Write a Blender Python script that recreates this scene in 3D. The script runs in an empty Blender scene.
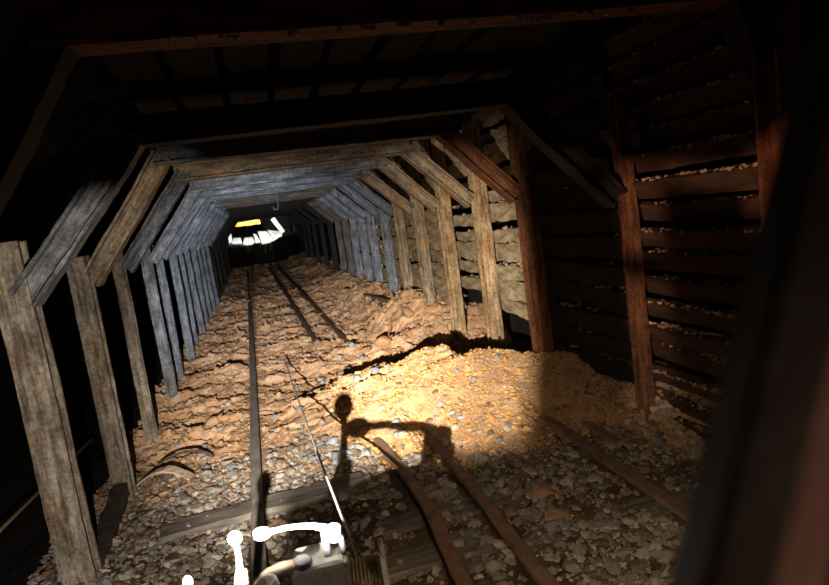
import bpy, bmesh, math, random
import numpy as np
from mathutils import Vector, Matrix, noise as mnoise

rng = random.Random(7)
sc = bpy.context.scene
COL = sc.collection
PI = math.pi

# ------------------------------------------------------------------ camera
F = 620.0
CAM = np.array([0.0, 0.0, 1.6])
_a = np.array([251 - 414.5, 292.5 - 232, -F]); _a /= np.linalg.norm(_a)
_r = math.radians(9.5)
_u = np.array([-math.sin(_r), math.cos(_r), 0.0]); _u -= _a * _a.dot(_u); _u /= np.linalg.norm(_u)
_x = np.cross(_a, _u)
R = np.array([_x, _a, _u])


def ray(px, py):
    return R @ (np.array([px - 414.5, 292.5 - py, -F]) / F)


def at(px, py, d):
    v = ray(px, py)
    return Vector(CAM + v / np.linalg.norm(v) * d)


cam_d = bpy.data.cameras.new('camera')
cam_d.sensor_width = 36.0
cam_d.lens = F / 829 * 36.0
cam_d.clip_start = 0.02
cam_d.clip_end = 200
cam_d.dof.use_dof = True
cam_d.dof.focus_distance = 2.1
cam_d.dof.aperture_fstop = 6.5
cam = bpy.data.objects.new('camera', cam_d)
COL.objects.link(cam)
M4 = Matrix.Identity(4)
for i in range(3):
    for j in range(3):
        M4[i][j] = R[i, j]
    M4[i][3] = CAM[i]
cam.matrix_world = M4
sc.camera = cam

sc.view_settings.view_transform = 'Standard'
sc.view_settings.look = 'None'
sc.view_settings.gamma = 1.0
sc.view_settings.use_curve_mapping = False
sc.view_settings.exposure = 0.0

w = bpy.data.worlds.new('world')
w.use_nodes = True
w.node_tree.nodes['Background'].inputs[0].default_value = (0, 0, 0, 1)
w.node_tree.nodes['Background'].inputs[1].default_value = 0
sc.world = w


# ------------------------------------------------------------------ materials
def nt(name):
    m = bpy.data.materials.new(name)
    m.use_nodes = True
    n = m.node_tree
    return m, n, n.nodes['Principled BSDF'], n.nodes, n.links


def ramp(nodes, links, src, stops, interp='LINEAR'):
    r = nodes.new('ShaderNodeValToRGB')
    r.color_ramp.interpolation = interp
    e = r.color_ramp.elements
    while len(e) < len(stops):
        e.new(0.5)
    for k, (p, c) in enumerate(stops):
        e[k].position = p
        e[k].color = (c[0], c[1], c[2], 1)
    links.new(src, r.inputs[0])
    return r.outputs[0]


def tex(nodes, links, scale, detail=6, rough=0.6, stretch=None, kind='noise', coord='Object'):
    tc = nodes.new('ShaderNodeTexCoord')
    v = tc.outputs[coord]
    if stretch:
        mp = nodes.new('ShaderNodeMapping')
        mp.inputs['Scale'].default_value = stretch
        links.new(v, mp.inputs[0])
        v = mp.outputs[0]
    if kind == 'noise':
        t = nodes.new('ShaderNodeTexNoise')
        t.inputs['Detail'].default_value = detail
        t.inputs['Roughness'].default_value = rough
    else:
        t = nodes.new('ShaderNodeTexVoronoi')
    t.inputs['Scale'].default_value = scale
    links.new(v, t.inputs['Vector'])
    return t.outputs[0]


def bump(nodes, links, bsdf, src, strength, dist=0.01):
    b = nodes.new('ShaderNodeBump')
    b.inputs['Strength'].default_value = strength
    b.inputs['Distance'].default_value = dist
    links.new(src, b.inputs['Height'])
    links.new(b.outputs[0], bsdf.inputs['Normal'])


def mat_noise(name, stops, scale, rough=0.9, detail=7, stretch=None, bstr=0.5, bdist=0.01, bscale=None, metal=0.0, spec=0.25):
    m, n, b, N, L = nt(name)
    s = tex(N, L, scale, detail, 0.65, stretch)
    L.new(ramp(N, L, s, stops), b.inputs['Base Color'])
    b.inputs['Roughness'].default_value = rough
    b.inputs['Metallic'].default_value = metal
    b.inputs['Specular IOR Level'].default_value = spec
    if bstr:
        s2 = tex(N, L, bscale or scale * 3, 8, 0.7, stretch)
        bump(N, L, b, s2, bstr, bdist)
    return m


def mat_plain(name, col, rough=0.6, metal=0.0, emit=0):
    m, n, b, N, L = nt(name)
    s = tex(N, L, 40, 4)
    c0 = [x * 0.82 for x in col]
    L.new(ramp(N, L, s, [(0.35, c0), (0.65, col)]), b.inputs['Base Color'])
    b.inputs['Roughness'].default_value = rough
    b.inputs['Metallic'].default_value = metal
    if emit:
        b.inputs['Emission Color'].default_value = (*col, 1)
        b.inputs['Emission Strength'].default_value = emit
    return m


def mat_stone(name, stops, bscale=60, rough=0.9):
    """stones and clods: each one its own colour, blotched"""
    m, n, b, N, L = nt(name)
    g = N.new('ShaderNodeNewGeometry')
    c = ramp(N, L, g.outputs['Random Per Island'], stops, 'CONSTANT')
    s = tex(N, L, 35, 6)
    mix = N.new('ShaderNodeMix'); mix.data_type = 'RGBA'; mix.blend_type = 'MULTIPLY'
    mix.inputs[0].default_value = 0.8
    L.new(c, mix.inputs[6])
    L.new(ramp(N, L, s, [(0.3, (0.55, 0.5, 0.46)), (0.7, (1.1, 1.1, 1.1))]), mix.inputs[7])
    L.new(mix.outputs[2], b.inputs['Base Color'])
    b.inputs['Roughness'].default_value = rough
    b.inputs['Specular IOR Level'].default_value = 0.2
    bump(N, L, b, tex(N, L, bscale, 6, 0.7), 0.5, 0.006)
    return m


def mat_frame(name, base, pale, rust, amount):
    """rusted steel section: paint, pale dust and rust blotches"""
    m, n, b, N, L = nt(name)
    s = tex(N, L, 7, 8, 0.7)
    c1 = ramp(N, L, s, [(0.3, [x * 0.55 for x in base]), (0.5, base), (0.72, pale)])
    s2 = tex(N, L, 3.2, 8, 0.72)
    f = ramp(N, L, s2, [(amount, (0, 0, 0)), (amount + 0.12, (1, 1, 1))])
    mix = N.new('ShaderNodeMix'); mix.data_type = 'RGBA'
    L.new(f, mix.inputs[0])
    L.new(c1, mix.inputs[6])
    mix.inputs[7].default_value = (*rust, 1)
    s3 = tex(N, L, 45, 6, 0.75)
    mx = N.new('ShaderNodeMix'); mx.data_type = 'RGBA'; mx.blend_type = 'MULTIPLY'; mx.inputs[0].default_value = 0.75
    L.new(mix.outputs[2], mx.inputs[6])
    L.new(ramp(N, L, s3, [(0.36, (0.3, 0.26, 0.22)), (0.56, (1, 1, 1))]), mx.inputs[7])
    s4 = tex(N, L, 1.0, 6, 0.7, (34, 3.2, 1), coord='UV')
    m4 = N.new('ShaderNodeMix'); m4.data_type = 'RGBA'; m4.blend_type = 'MULTIPLY'; m4.inputs[0].default_value = 0.85
    L.new(mx.outputs[2], m4.inputs[6])
    L.new(ramp(N, L, s4, [(0.36, (0.16, 0.135, 0.115)), (0.5, (0.8, 0.79, 0.77)), (0.64, (1.45, 1.4, 1.32))]), m4.inputs[7])
    L.new(m4.outputs[2], b.inputs['Base Color'])
    b.inputs['Roughness'].default_value = 0.75
    b.inputs['Specular IOR Level'].default_value = 0.3
    bump(N, L, b, tex(N, L, 32, 8, 0.75), 0.7, 0.012)
    return m


M = {}
def mat_soil():
    m, n, b, N, L = nt('orange_soil')
    t = tex(N, L, 5, 7, 0.65)
    c1 = ramp(N, L, t, [(0.28, (0.25, 0.135, 0.07)), (0.48, (0.46, 0.27, 0.145)), (0.68, (0.60, 0.42, 0.265))])
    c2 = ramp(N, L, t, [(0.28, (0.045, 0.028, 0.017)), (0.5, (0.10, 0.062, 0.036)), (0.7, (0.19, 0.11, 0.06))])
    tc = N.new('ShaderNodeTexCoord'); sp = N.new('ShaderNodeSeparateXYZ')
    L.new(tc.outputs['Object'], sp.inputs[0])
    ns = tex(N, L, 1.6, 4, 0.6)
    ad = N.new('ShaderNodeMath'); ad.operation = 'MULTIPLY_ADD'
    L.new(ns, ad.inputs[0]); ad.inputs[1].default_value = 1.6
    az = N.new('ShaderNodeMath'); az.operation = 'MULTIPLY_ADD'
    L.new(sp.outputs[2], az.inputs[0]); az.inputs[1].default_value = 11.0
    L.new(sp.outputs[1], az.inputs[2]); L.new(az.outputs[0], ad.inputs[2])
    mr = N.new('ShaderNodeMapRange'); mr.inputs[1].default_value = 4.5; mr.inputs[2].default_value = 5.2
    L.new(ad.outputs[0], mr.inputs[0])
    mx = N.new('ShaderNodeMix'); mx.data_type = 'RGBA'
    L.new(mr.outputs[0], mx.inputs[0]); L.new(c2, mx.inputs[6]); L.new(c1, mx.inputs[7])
    L.new(mx.outputs[2], b.inputs['Base Color'])
    b.inputs['Roughness'].default_value = 0.9
    b.inputs['Specular IOR Level'].default_value = 0.2
    bump(N, L, b, tex(N, L, 26, 8, 0.7), 0.9, 0.02)
    return m


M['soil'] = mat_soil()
M['rock_dark'] = mat_noise('dark_rock', [(0.3, (0.004, 0.003, 0.003)), (0.6, (0.016, 0.011, 0.008)), (0.75, (0.03, 0.02, 0.012))], 3, bstr=0.9, bdist=0.06, bscale=9)
M['rock_brown'] = mat_noise('brown_rock', [(0.3, (0.02, 0.012, 0.007)), (0.6, (0.07, 0.04, 0.02)), (0.75, (0.12, 0.07, 0.035))], 3, bstr=0.9, bdist=0.06, bscale=9)
M['gravel'] = mat_stone('grey_tan_stone', [(0.0, (0.26, 0.22, 0.175)), (0.2, (0.15, 0.118, 0.085)), (0.4, (0.33, 0.285, 0.225)), (0.6, (0.19, 0.12, 0.07)), (0.7, (0.22, 0.21, 0.195)), (0.86, (0.42, 0.37, 0.30))])
M['clod'] = mat_stone('orange_clod', [(0.0, (0.50, 0.31, 0.175)), (0.25, (0.38, 0.215, 0.11)), (0.5, (0.57, 0.39, 0.24)), (0.75, (0.46, 0.28, 0.15)), (0.93, (0.40, 0.37, 0.34))])
M['heap'] = mat_stone('ochre_clod', [(0.0, (0.58, 0.34, 0.135)), (0.3, (0.52, 0.275, 0.095)), (0.55, (0.62, 0.40, 0.175)), (0.8, (0.55, 0.30, 0.11)), (0.965, (0.42, 0.42, 0.42))])
M['bluestone'] = mat_noise('blue_grey_stone', [(0.3, (0.13, 0.145, 0.165)), (0.65, (0.32, 0.34, 0.375))], 14, bstr=0.6)
M['tanstone'] = mat_noise('tan_stone', [(0.3, (0.20, 0.11, 0.06)), (0.65, (0.46, 0.27, 0.14))], 14, bstr=0.6)
M['frame_tan'] = mat_frame('frame_tan', (0.27, 0.225, 0.175), (0.42, 0.365, 0.30), (0.26, 0.15, 0.075), 0.54)
M['frame_ochre'] = mat_frame('frame_ochre', (0.42, 0.29, 0.16), (0.58, 0.44, 0.28), (0.42, 0.23, 0.09), 0.50)
M['frame_grey'] = mat_frame('frame_grey', (0.20, 0.21, 0.235), (0.38, 0.40, 0.45), (0.33, 0.21, 0.10), 0.60)
M['frame_blue'] = mat_frame('frame_blue', (0.20, 0.225, 0.28), (0.34, 0.38, 0.46), (0.24, 0.22, 0.20), 0.62)
M['frame_dusty'] = mat_frame('frame_dusty', (0.34, 0.27, 0.19), (0.52, 0.43, 0.31), (0.38, 0.22, 0.10), 0.5)
M['frame_shade'] = mat_frame('frame_shade', (0.016, 0.014, 0.013), (0.028, 0.025, 0.023), (0.022, 0.014, 0.009), 0.5)  # shade put into the colour of overhead and far frames
M['bracket'] = mat_plain('grey_paint', (0.10, 0.10, 0.112), 0.5)
M['frame_brown'] = mat_frame('frame_brown', (0.14, 0.125, 0.115), (0.24, 0.21, 0.19), (0.16, 0.10, 0.06), 0.5)
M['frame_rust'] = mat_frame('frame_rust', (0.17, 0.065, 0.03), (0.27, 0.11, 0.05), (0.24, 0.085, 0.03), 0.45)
M['plank_shade'] = mat_noise('shaded_board', [(0.3, (0.008, 0.006, 0.005)), (0.55, (0.026, 0.018, 0.012)), (0.8, (0.06, 0.046, 0.033))], 6, stretch=(3, 0.8, 3), bstr=0.8, bdist=0.015, bscale=14)  # near-black tone stands in for shade on roof and unlit bay boards
M['plank'] = mat_noise('weathered_board', [(0.30, (0.09, 0.055, 0.03)), (0.44, (0.42, 0.31, 0.18)), (0.6, (0.62, 0.50, 0.32)), (0.74, (0.62, 0.60, 0.56))], 6, stretch=(3, 0.8, 3), bstr=1.0, bdist=0.035, bscale=9)
M['plank_rust'] = mat_noise('stained_board', [(0.3, (0.03, 0.014, 0.008)), (0.6, (0.085, 0.038, 0.022)), (0.8, (0.16, 0.085, 0.05))], 6, stretch=(3, 0.8, 3), bstr=0.8, bdist=0.015, bscale=14)
M['rail'] = mat_noise('rusty_rail', [(0.3, (0.10, 0.055, 0.035)), (0.6, (0.24, 0.14, 0.085)), (0.8, (0.34, 0.24, 0.17))], 9, rough=0.7, bstr=0.4, bdist=0.006, spec=0.4)
M['rail_grey'] = mat_noise('worn_rail', [(0.3, (0.13, 0.11, 0.095)), (0.6, (0.25, 0.215, 0.185)), (0.8, (0.36, 0.30, 0.25))], 9, rough=0.65, bstr=0.4, bdist=0.006, spec=0.4)
M['sleeper'] = mat_noise('old_sleeper_wood', [(0.3, (0.06, 0.048, 0.04)), (0.55, (0.17, 0.14, 0.115)), (0.75, (0.30, 0.255, 0.21))], 5, stretch=(0.8, 5, 5), bstr=0.8, bdist=0.01, bscale=12)
M['white'] = mat_plain('white_enamel', (0.62, 0.635, 0.65), 0.5)
M['cast'] = mat_noise('dusty_grey_casting', [(0.3, (0.48, 0.44, 0.39)), (0.6, (0.74, 0.71, 0.67)), (0.8, (0.84, 0.82, 0.80))], 22, rough=0.6, bstr=0.4, bdist=0.004, spec=0.4)
M['cast_tan'] = mat_noise('tan_dusty_casting', [(0.3, (0.26, 0.17, 0.10)), (0.7, (0.58, 0.46, 0.34))], 24, rough=0.7, bstr=0.5, bdist=0.004)
M['rope'] = mat_noise('steel_rope', [(0.35, (0.36, 0.33, 0.28)), (0.65, (0.64, 0.60, 0.52))], 60, rough=0.5, bstr=0.5, bdist=0.002)
M['drumrope'] = mat_noise('rusty_wound_rope', [(0.35, (0.24, 0.15, 0.08)), (0.65, (0.55, 0.42, 0.27))], 60, rough=0.6, bstr=0.5, bdist=0.002)
M['pipe'] = mat_noise('pale_pipe', [(0.35, (0.35, 0.25, 0.14)), (0.65, (0.55, 0.42, 0.26))], 20, rough=0.7, bstr=0.2)
M['dark_steel'] = mat_noise('dark_painted_steel', [(0.3, (0.022, 0.016, 0.014)), (0.7, (0.07, 0.04, 0.032))], 18, rough=0.55, bstr=0.2)
M['bar_steel'] = mat_noise('black_painted_steel', [(0.3, (0.008, 0.006, 0.005)), (0.7, (0.022, 0.014, 0.011))], 18, rough=0.6, bstr=0.2)
M['lit_steel'] = mat_noise('lit_bar_steel', [(0.3, (0.28, 0.125, 0.085)), (0.7, (0.44, 0.22, 0.16))], 18, rough=0.55, bstr=0.2)  # the near bar's right face, its lit look put into the colour
M['rubber'] = mat_noise('dark_rubber', [(0.3, (0.02, 0.017, 0.015)), (0.7, (0.07, 0.055, 0.045))], 20, rough=0.6, bstr=0.2)
M['amber'] = mat_plain('amber_paint', (0.95, 0.42, 0.02), 0.5)
M['pale'] = mat_noise('pale_board', [(0.35, (0.42, 0.42, 0.36)), (0.6, (0.78, 0.80, 0.76)), (0.75, (0.72, 0.58, 0.40))], 2.0, rough=0.6, bstr=0.2)


# ------------------------------------------------------------------ helpers
def obj(name, me, mat=None, parent=None):
    o = bpy.data.objects.new(name, me)
    COL.objects.link(o)
    if mat is not None and not me.materials:
        me.materials.append(mat)
    if parent is not None:
        o.parent = parent
    return o


def tag(o, label, cat, group=None, kind=None):
    o['label'] = label
    o['category'] = cat
    if group:
        o['group'] = group
    o['kind'] = kind or 'thing'
    return o


def thing(name, loc, label, cat, group=None):
    o = bpy.data.objects.new(name, None)
    o.empty_display_size = 0.1
    COL.objects.link(o)
    o.location = loc
    return tag(o, label, cat, group)


def mesh(name, vs, fs, smooth=False):
    me = bpy.data.meshes.new(name)
    me.from_pydata([tuple(v) for v in vs], [], fs)
    me.update()
    if smooth:
        me.polygons.foreach_set('use_smooth', [True] * len(me.polygons))
    return me


def mesh_np(name, V, T, smooth=False):
    """vertices (n,3) and triangles (m,3) as numpy arrays"""
    me = bpy.data.meshes.new(name)
    k = T.shape[1]
    me.vertices.add(len(V)); me.loops.add(T.size); me.polygons.add(len(T))
    me.vertices.foreach_set('co', V.astype(np.float32).ravel())
    me.loops.foreach_set('vertex_index', T.astype(np.int32).ravel())
    me.polygons.foreach_set('loop_start', np.arange(0, T.size, k, dtype=np.int32))
    me.polygons.foreach_set('use_smooth', np.full(len(T), smooth))
    me.update(calc_edges=True)
    me.validate()
    return me


def sweep(profile, pts, frames, jit=0.0, seed=0, cap=True):
    """profile: 2-D points; pts: path points; frames: (side, up) per point"""
    r = random.Random(seed)
    vs, fs = [], []
    n = len(profile)
    for p, (s, u) in zip(pts, frames):
        for a, b in profile:
            j = Vector((r.uniform(-jit, jit), r.uniform(-jit, jit), r.uniform(-jit, jit))) if jit else Vector()
            vs.append(Vector(p) + s * a + u * b + j)
    for k in range(len(pts) - 1):
        for i in range(n):
            i2 = (i + 1) % n
            fs.append((k * n + i, k * n + i2, (k + 1) * n + i2, (k + 1) * n + i))
    if cap:
        fs.append(tuple(reversed(range(n))))
        fs.append(tuple(range((len(pts) - 1) * n, len(pts) * n)))
    return vs, fs


def fix_normals(me):
    bm = bmesh.new(); bm.from_mesh(me)
    bmesh.ops.recalc_face_normals(bm, faces=bm.faces)
    bm.to_mesh(me); bm.free()
    return me


def h_profile(w, d, tf=0.016, tw=0.012):
    a, b = w / 2, d / 2
    return [(-a, -b), (a, -b), (a, -b + tf), (tw / 2, -b + tf), (tw / 2, b - tf), (a, b - tf), (a, b), (-a, b),
            (-a, b - tf), (-tw / 2, b - tf), (-tw / 2, -b + tf), (-a, -b + tf)]


def beam_mesh(name, p0, p1, w=0.13, d=0.13, front=(0, 1, 0), n=14, jit=0.0022, seed=0, prof=None, warp=0.0):
    p0, p1 = Vector(p0), Vector(p1)
    ax = (p1 - p0).normalized()
    f = Vector(front); f = (f - ax * ax.dot(f)).normalized()
    s = ax.cross(f).normalized()
    pts, fr = [], []
    for k in range(n + 1):
        t = k / n
        q = p0.lerp(p1, t)
        if warp:
            q = q + s * warp * mnoise.noise(Vector((t * 2.3, seed * 3.1, 0))) + f * warp * mnoise.noise(Vector((t * 2.3, seed * 1.7, 5)))
        pts.append(q); fr.append((s, f))
    prof = prof or h_profile(w, d)
    vs, fs = sweep(prof, pts, fr, jit, seed)
    me = fix_normals(mesh(name, vs, fs))
    per = [0.0]
    for a, b in zip(prof, prof[1:]):
        per.append(per[-1] + math.hypot(b[0] - a[0], b[1] - a[1]))
    L, m = (p1 - p0).length, len(prof)
    uv = me.uv_layers.new(name='along')
    for lp in me.loops:
        uv.data[lp.index].uv = (per[lp.vertex_index % m] + seed * 0.37, (lp.vertex_index // m) / n * L + seed * 0.71)
    return me


def tube_mesh(name, pts, rad, seg=10, smooth=True):
    pts = [Vector(p) for p in pts]
    fr = []
    prev = None
    for k in range(len(pts)):
        t = (pts[min(k + 1, len(pts) - 1)] - pts[max(k - 1, 0)]).normalized()
        ref = prev if prev is not None else (Vector((0, 0, 1)) if abs(t.z) < 0.9 else Vector((1, 0, 0)))
        s = t.cross(ref).normalized(); u = s.cross(t).normalized()
        prev = u
        fr.append((s, u))
    rr = rad if isinstance(rad, (list, tuple)) else [rad] * len(pts)
    vs, fs = [], []
    for p, (s, u), r_ in zip(pts, fr, rr):
        for i in range(seg):
            a = 2 * PI * i / seg
            vs.append(p + s * math.cos(a) * r_ + u * math.sin(a) * r_)
    for k in range(len(pts) - 1):
        for i in range(seg):
            i2 = (i + 1) % seg
            fs.append((k * seg + i, k * seg + i2, (k + 1) * seg + i2, (k + 1) * seg + i))
    fs.append(tuple(reversed(range(seg)))); fs.append(tuple(range((len(pts) - 1) * seg, len(pts) * seg)))
    return fix_normals(mesh(name, vs, fs, smooth))


def lathe_mesh(name, prof, p, axis, seg=24, smooth=True):
    """prof: (distance along axis, radius)"""
    ax = Vector(axis).normalized()
    ref = Vector((0, 0, 1)) if abs(ax.z) < 0.9 else Vector((1, 0, 0))
    s = ax.cross(ref).normalized(); u = s.cross(ax).normalized()
    p = Vector(p)
    vs, fs = [], []
    for (t, r_) in prof:
        for i in range(seg):
            a = 2 * PI * i / seg
            vs.append(p + ax * t + (s * math.cos(a) + u * math.sin(a)) * max(r_, 1e-4))
    for k in range(len(prof) - 1):
        for i in range(seg):
            i2 = (i + 1) % seg
            fs.append((k * seg + i, k * seg + i2, (k + 1) * seg + i2, (k + 1) * seg + i))
    fs.append(tuple(reversed(range(seg)))); fs.append(tuple(range((len(prof) - 1) * seg, len(prof) * seg)))
    me = fix_normals(mesh(name, vs, fs, smooth))
    return me


def box_mesh(name, c, size, rot=None, bevel=0.0, seg=2):
    bm = bmesh.new()
    bmesh.ops.create_cube(bm, size=1.0)
    bmesh.ops.scale(bm, vec=size, verts=bm.verts)
    if bevel:
        bmesh.ops.bevel(bm, geom=bm.edges[:], offset=bevel, segments=seg, affect='EDGES', profile=0.5)
    if rot is not None:
        bmesh.ops.rotate(bm, cent=(0, 0, 0), matrix=rot, verts=bm.verts)
    bmesh.ops.translate(bm, vec=c, verts=bm.verts)
    me = bpy.data.meshes.new(name)
    bm.to_mesh(me); bm.free()
    return me


# value noise, vectorised
def vnoise(x, y, seed=0):
    def h(i, j):
        n = (i.astype(np.int64) * 374761393 + j.astype(np.int64) * 668265263 + seed * 1442695041) & 0xFFFFFFFF
        n = ((n ^ (n >> 13)) * 1274126177) & 0xFFFFFFFF
        return ((n ^ (n >> 16)) & 0xFFFF) / 65535.0
    xi, yi = np.floor(x), np.floor(y)
    fx, fy = x - xi, y - yi
    fx = fx * fx * (3 - 2 * fx); fy = fy * fy * (3 - 2 * fy)
    a, b, c, d = h(xi, yi), h(xi + 1, yi), h(xi, yi + 1), h(xi + 1, yi + 1)
    return (a * (1 - fx) + b * fx) * (1 - fy) + (c * (1 - fx) + d * fx) * fy - 0.5


def fbm(x, y, scale, octs=4, seed=0):
    t, amp, s = 0, 1.0, 1.0 / scale
    for o in range(octs):
        t = t + amp * vnoise(x * s, y * s, seed + o * 17)
        amp *= 0.5; s *= 2.07
    return t


def sstep(a, b, x):
    t = np.clip((x - a) / (b - a), 0, 1)
    return t * t * (3 - 2 * t)


# ------------------------------------------------------------------ the ground
RIDGE = np.array([(0.55, 5.66, 0.03), (0.95, 5.50, 0.20), (1.33, 5.10, 0.45), (1.58, 4.62, 0.44), (2.08, 4.42, 0.37), (2.6, 4.1, 0.34)])


def heap_h(x, y):
    """the heap's own height: a ridge line with a gentle front and a steep back"""
    best = np.zeros_like(x)
    for k in range(len(RIDGE) - 1):
        a, b = RIDGE[k], RIDGE[k + 1]
        dx, dy = b[0] - a[0], b[1] - a[1]
        L2 = dx * dx + dy * dy
        t = np.clip(((x - a[0]) * dx + (y - a[1]) * dy) / L2, 0, 1)
        qx, qy, qz = a[0] + t * dx, a[1] + t * dy, a[2] + t * (b[2] - a[2])
        ex, ey = x - qx, y - qy
        d = np.hypot(ex, ey)
        Ln = math.sqrt(L2)
        side = (ex * dy - ey * dx) / Ln        # positive: camera side
        wf = 0.16 + 2.9 * qz
        wb = 0.06 + 1.05 * qz
        wd = np.where(side > 0, wf, wb)
        u = np.clip(1 - d / wd, 0, 1)
        best = np.maximum(best, qz * np.where(side > 0, u ** 1.15, u))
    return best


def height(x, y, fine=True):
    h = np.zeros_like(x)
    h = np.maximum(h, 0.34 * sstep(1.15, 2.05, x + 0.25 * fbm(x, y, 1.6, 3, 5)) * sstep(6.2, 7.4, y) * (1 - 0.25 * sstep(9, 16, y)))
    h = h + 0.16 * np.exp(-(((x - 1.9) / 0.35) ** 2 + ((y - 8.3) / 0.5) ** 2)) + 0.10 * np.exp(-(((x - 1.35) / 0.25) ** 2 + ((y - 7.0) / 0.25) ** 2))
    h = np.maximum(h, heap_h(x, y))
    h = np.maximum(h, 0.40 * np.exp(-(((x - 2.42) / 0.34) ** 2 + ((y - 3.35) / 0.5) ** 2)))
    h = h + 0.9 * sstep(34, 40, y)
    h = h + 0.05 * fbm(x, y, 0.9, 3, 3)
    if fine:
        lump = sstep(4.2, 5.2, y)
        rg = 1 - np.abs(fbm(x * 0.55, y * 1.35, 0.20, 4, 11)) * 2.2
        h = h + lump * (0.11 * fbm(x * 0.6, y * 1.25, 0.30, 4, 21) + 0.03 * rg - 0.02 + 0.042 * np.floor(2.5 * fbm(x * 0.55, y * 1.2, 0.22, 3, 61)))
        h = h + (0.014 + 0.02 * sstep(4.6, 6, y)) * fbm(x, y, 0.075, 3, 31)
    # keep the rails clear
    for rx in (-0.22, 0.62, 0.94):
        band = np.exp(-((x - rx) / 0.09) ** 2)
        lim = 0.0 if rx < 0 else 99
        if rx < 0:
            h = h * (1 - 0.85 * band) - 0.01 * band
        else:
            g = band * (1 - sstep(4.0, 4.5, y)) + band * sstep(8.0, 9.0, y)
            h = h * (1 - 0.85 * g)
    band = np.exp(-((x - 1.75) / 0.09) ** 2) * (1 - sstep(3.7, 4.1, y))
    h = h * (1 - 0.85 * band)
    return h


def ground_grid(name, xs, ys, mat):
    X, Y = np.meshgrid(xs, ys)
    Z = height(X, Y)
    V = np.stack([X.ravel(), Y.ravel(), Z.ravel()], 1)
    nx, ny = len(xs), len(ys)
    i = np.arange(nx - 1)[None, :] + nx * np.arange(ny - 1)[:, None]
    T = np.stack([i, i + 1, i + 1 + nx, i + nx], -1).reshape(-1, 4)
    me = mesh_np(name, V, T, False)
    return obj(name, me, mat)


xs = np.concatenate([np.arange(-1.3, 2.62, 0.02), np.arange(2.62, 3.0, 0.06)])
ys = np.concatenate([np.arange(-1.0, 2.0, 0.12), np.arange(2.0, 9.0, 0.02), np.arange(9.0, 16, 0.04), np.arange(16, 31.1, 0.2)])
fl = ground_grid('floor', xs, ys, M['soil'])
fl['kind'] = 'structure'
fl['label'] = 'orange brown earth floor of the mine tunnel'


fl3 = ground_grid('floor_far', np.arange(-1.3, 3.0, 0.12), np.arange(31.0, 45, 0.25), M['rock_dark'])  # near-black colour stands in for the dark below the far platform
fl3['kind'] = 'structure'
fl3['label'] = 'dark floor at the far end of the tunnel'
X_, Y_ = np.meshgrid(np.arange(-3.4, -1.26, 0.06), np.concatenate([np.arange(-1, 16, 0.1), np.arange(16, 45, 0.4)]))
Z_ = height(X_, Y_, False) - 0.02 - 0.12 * sstep(1.35, 1.7, -X_) + 0.06 * fbm(X_, Y_, 0.25, 3, 66)
_i = np.arange(X_.shape[1] - 1)[None, :] + X_.shape[1] * np.arange(X_.shape[0] - 1)[:, None]
fl2 = obj('floor_side', mesh_np('floor_side', np.stack([X_.ravel(), Y_.ravel(), Z_.ravel()], 1), np.stack([_i, _i + 1, _i + 1 + X_.shape[1], _i + X_.shape[1]], -1).reshape(-1, 4)), M['rock_dark'])  # near-black colour puts the side opening's shade into the ground
fl2['kind'] = 'structure'
fl2['label'] = 'ground darkened for shade in the side opening behind the left posts'


def ground_z(x, y):
    return float(height(np.array([float(x)]), np.array([float(y)]))[0])


# ------------------------------------------------------------------ loose stones
def rock_shape(seed, n=15, flat=0.7):
    r = random.Random(seed)
    bm = bmesh.new()
    for k in range(n):
        v = Vector((r.gauss(0, 1), r.gauss(0, 1), r.gauss(0, 1))).normalized() * r.uniform(0.78, 1.05)
        bm.verts.new((v.x, v.y * 0.85, v.z * flat))
    bmesh.ops.convex_hull(bm, input=bm.verts[:])
    bmesh.ops.delete(bm, geom=[v for v in bm.verts if not v.link_faces], context='VERTS')
    bmesh.ops.triangulate(bm, faces=bm.faces[:])
    bmesh.ops.recalc_face_normals(bm, faces=bm.faces)
    bm.verts.index_update()
    V = np.array([v.co[:] for v in bm.verts]); T = np.array([[v.index for v in f.verts] for f in bm.faces])
    bm.free()
    return V, T


SHAPES = [rock_shape(100 + k, 15, 0.55 + 0.03 * (k % 8)) for k in range(16)]
SMALL = [rock_shape(200 + k, 10, 0.6 + 0.03 * (k % 8)) for k in range(12)]


def scatter(name, pts, sizes, mat, label, cat, shapes, sink=0.25, seed=1, zs=None):
    g = np.random.default_rng(seed)
    Vs, Ts, off = [], [], 0
    P = np.array(pts); S = np.array(sizes)
    Z = height(P[:, 0], P[:, 1]) if zs is None else np.array(zs)
    for k in range(len(P)):
        V, T = shapes[g.integers(len(shapes))]
        a = g.uniform(0, 2 * PI); tlt = g.normal(0, 0.35)
        ca, sa, ct, st = math.cos(a), math.sin(a), math.cos(tlt), math.sin(tlt)
        W = V * S[k] * np.array([g.uniform(0.8, 1.3), 1, g.uniform(0.8, 1.1)])
        W = np.stack([W[:, 0], W[:, 1] * ct - W[:, 2] * st, W[:, 1] * st + W[:, 2] * ct], 1)
        W = np.stack([W[:, 0] * ca - W[:, 1] * sa, W[:, 0] * sa + W[:, 1] * ca, W[:, 2]], 1)
        W += np.array([P[k, 0], P[k, 1], Z[k] + S[k] * sink])
        Vs.append(W); Ts.append(T + off); off += len(V)
    o = obj(name, mesh_np(name, np.concatenate(Vs), np.concatenate(Ts)), mat)
    return tag(o, label, cat, kind='stuff')


g = np.random.default_rng(5)
NEAR_RAILS = ((-0.22, 99), (0.62, 4.4), (0.94, 4.3), (1.75, 4.0))


def on_rail(x, y, m=0.055):
    return any(abs(x - rx) < m and y < yl for rx, yl in NEAR_RAILS)


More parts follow.
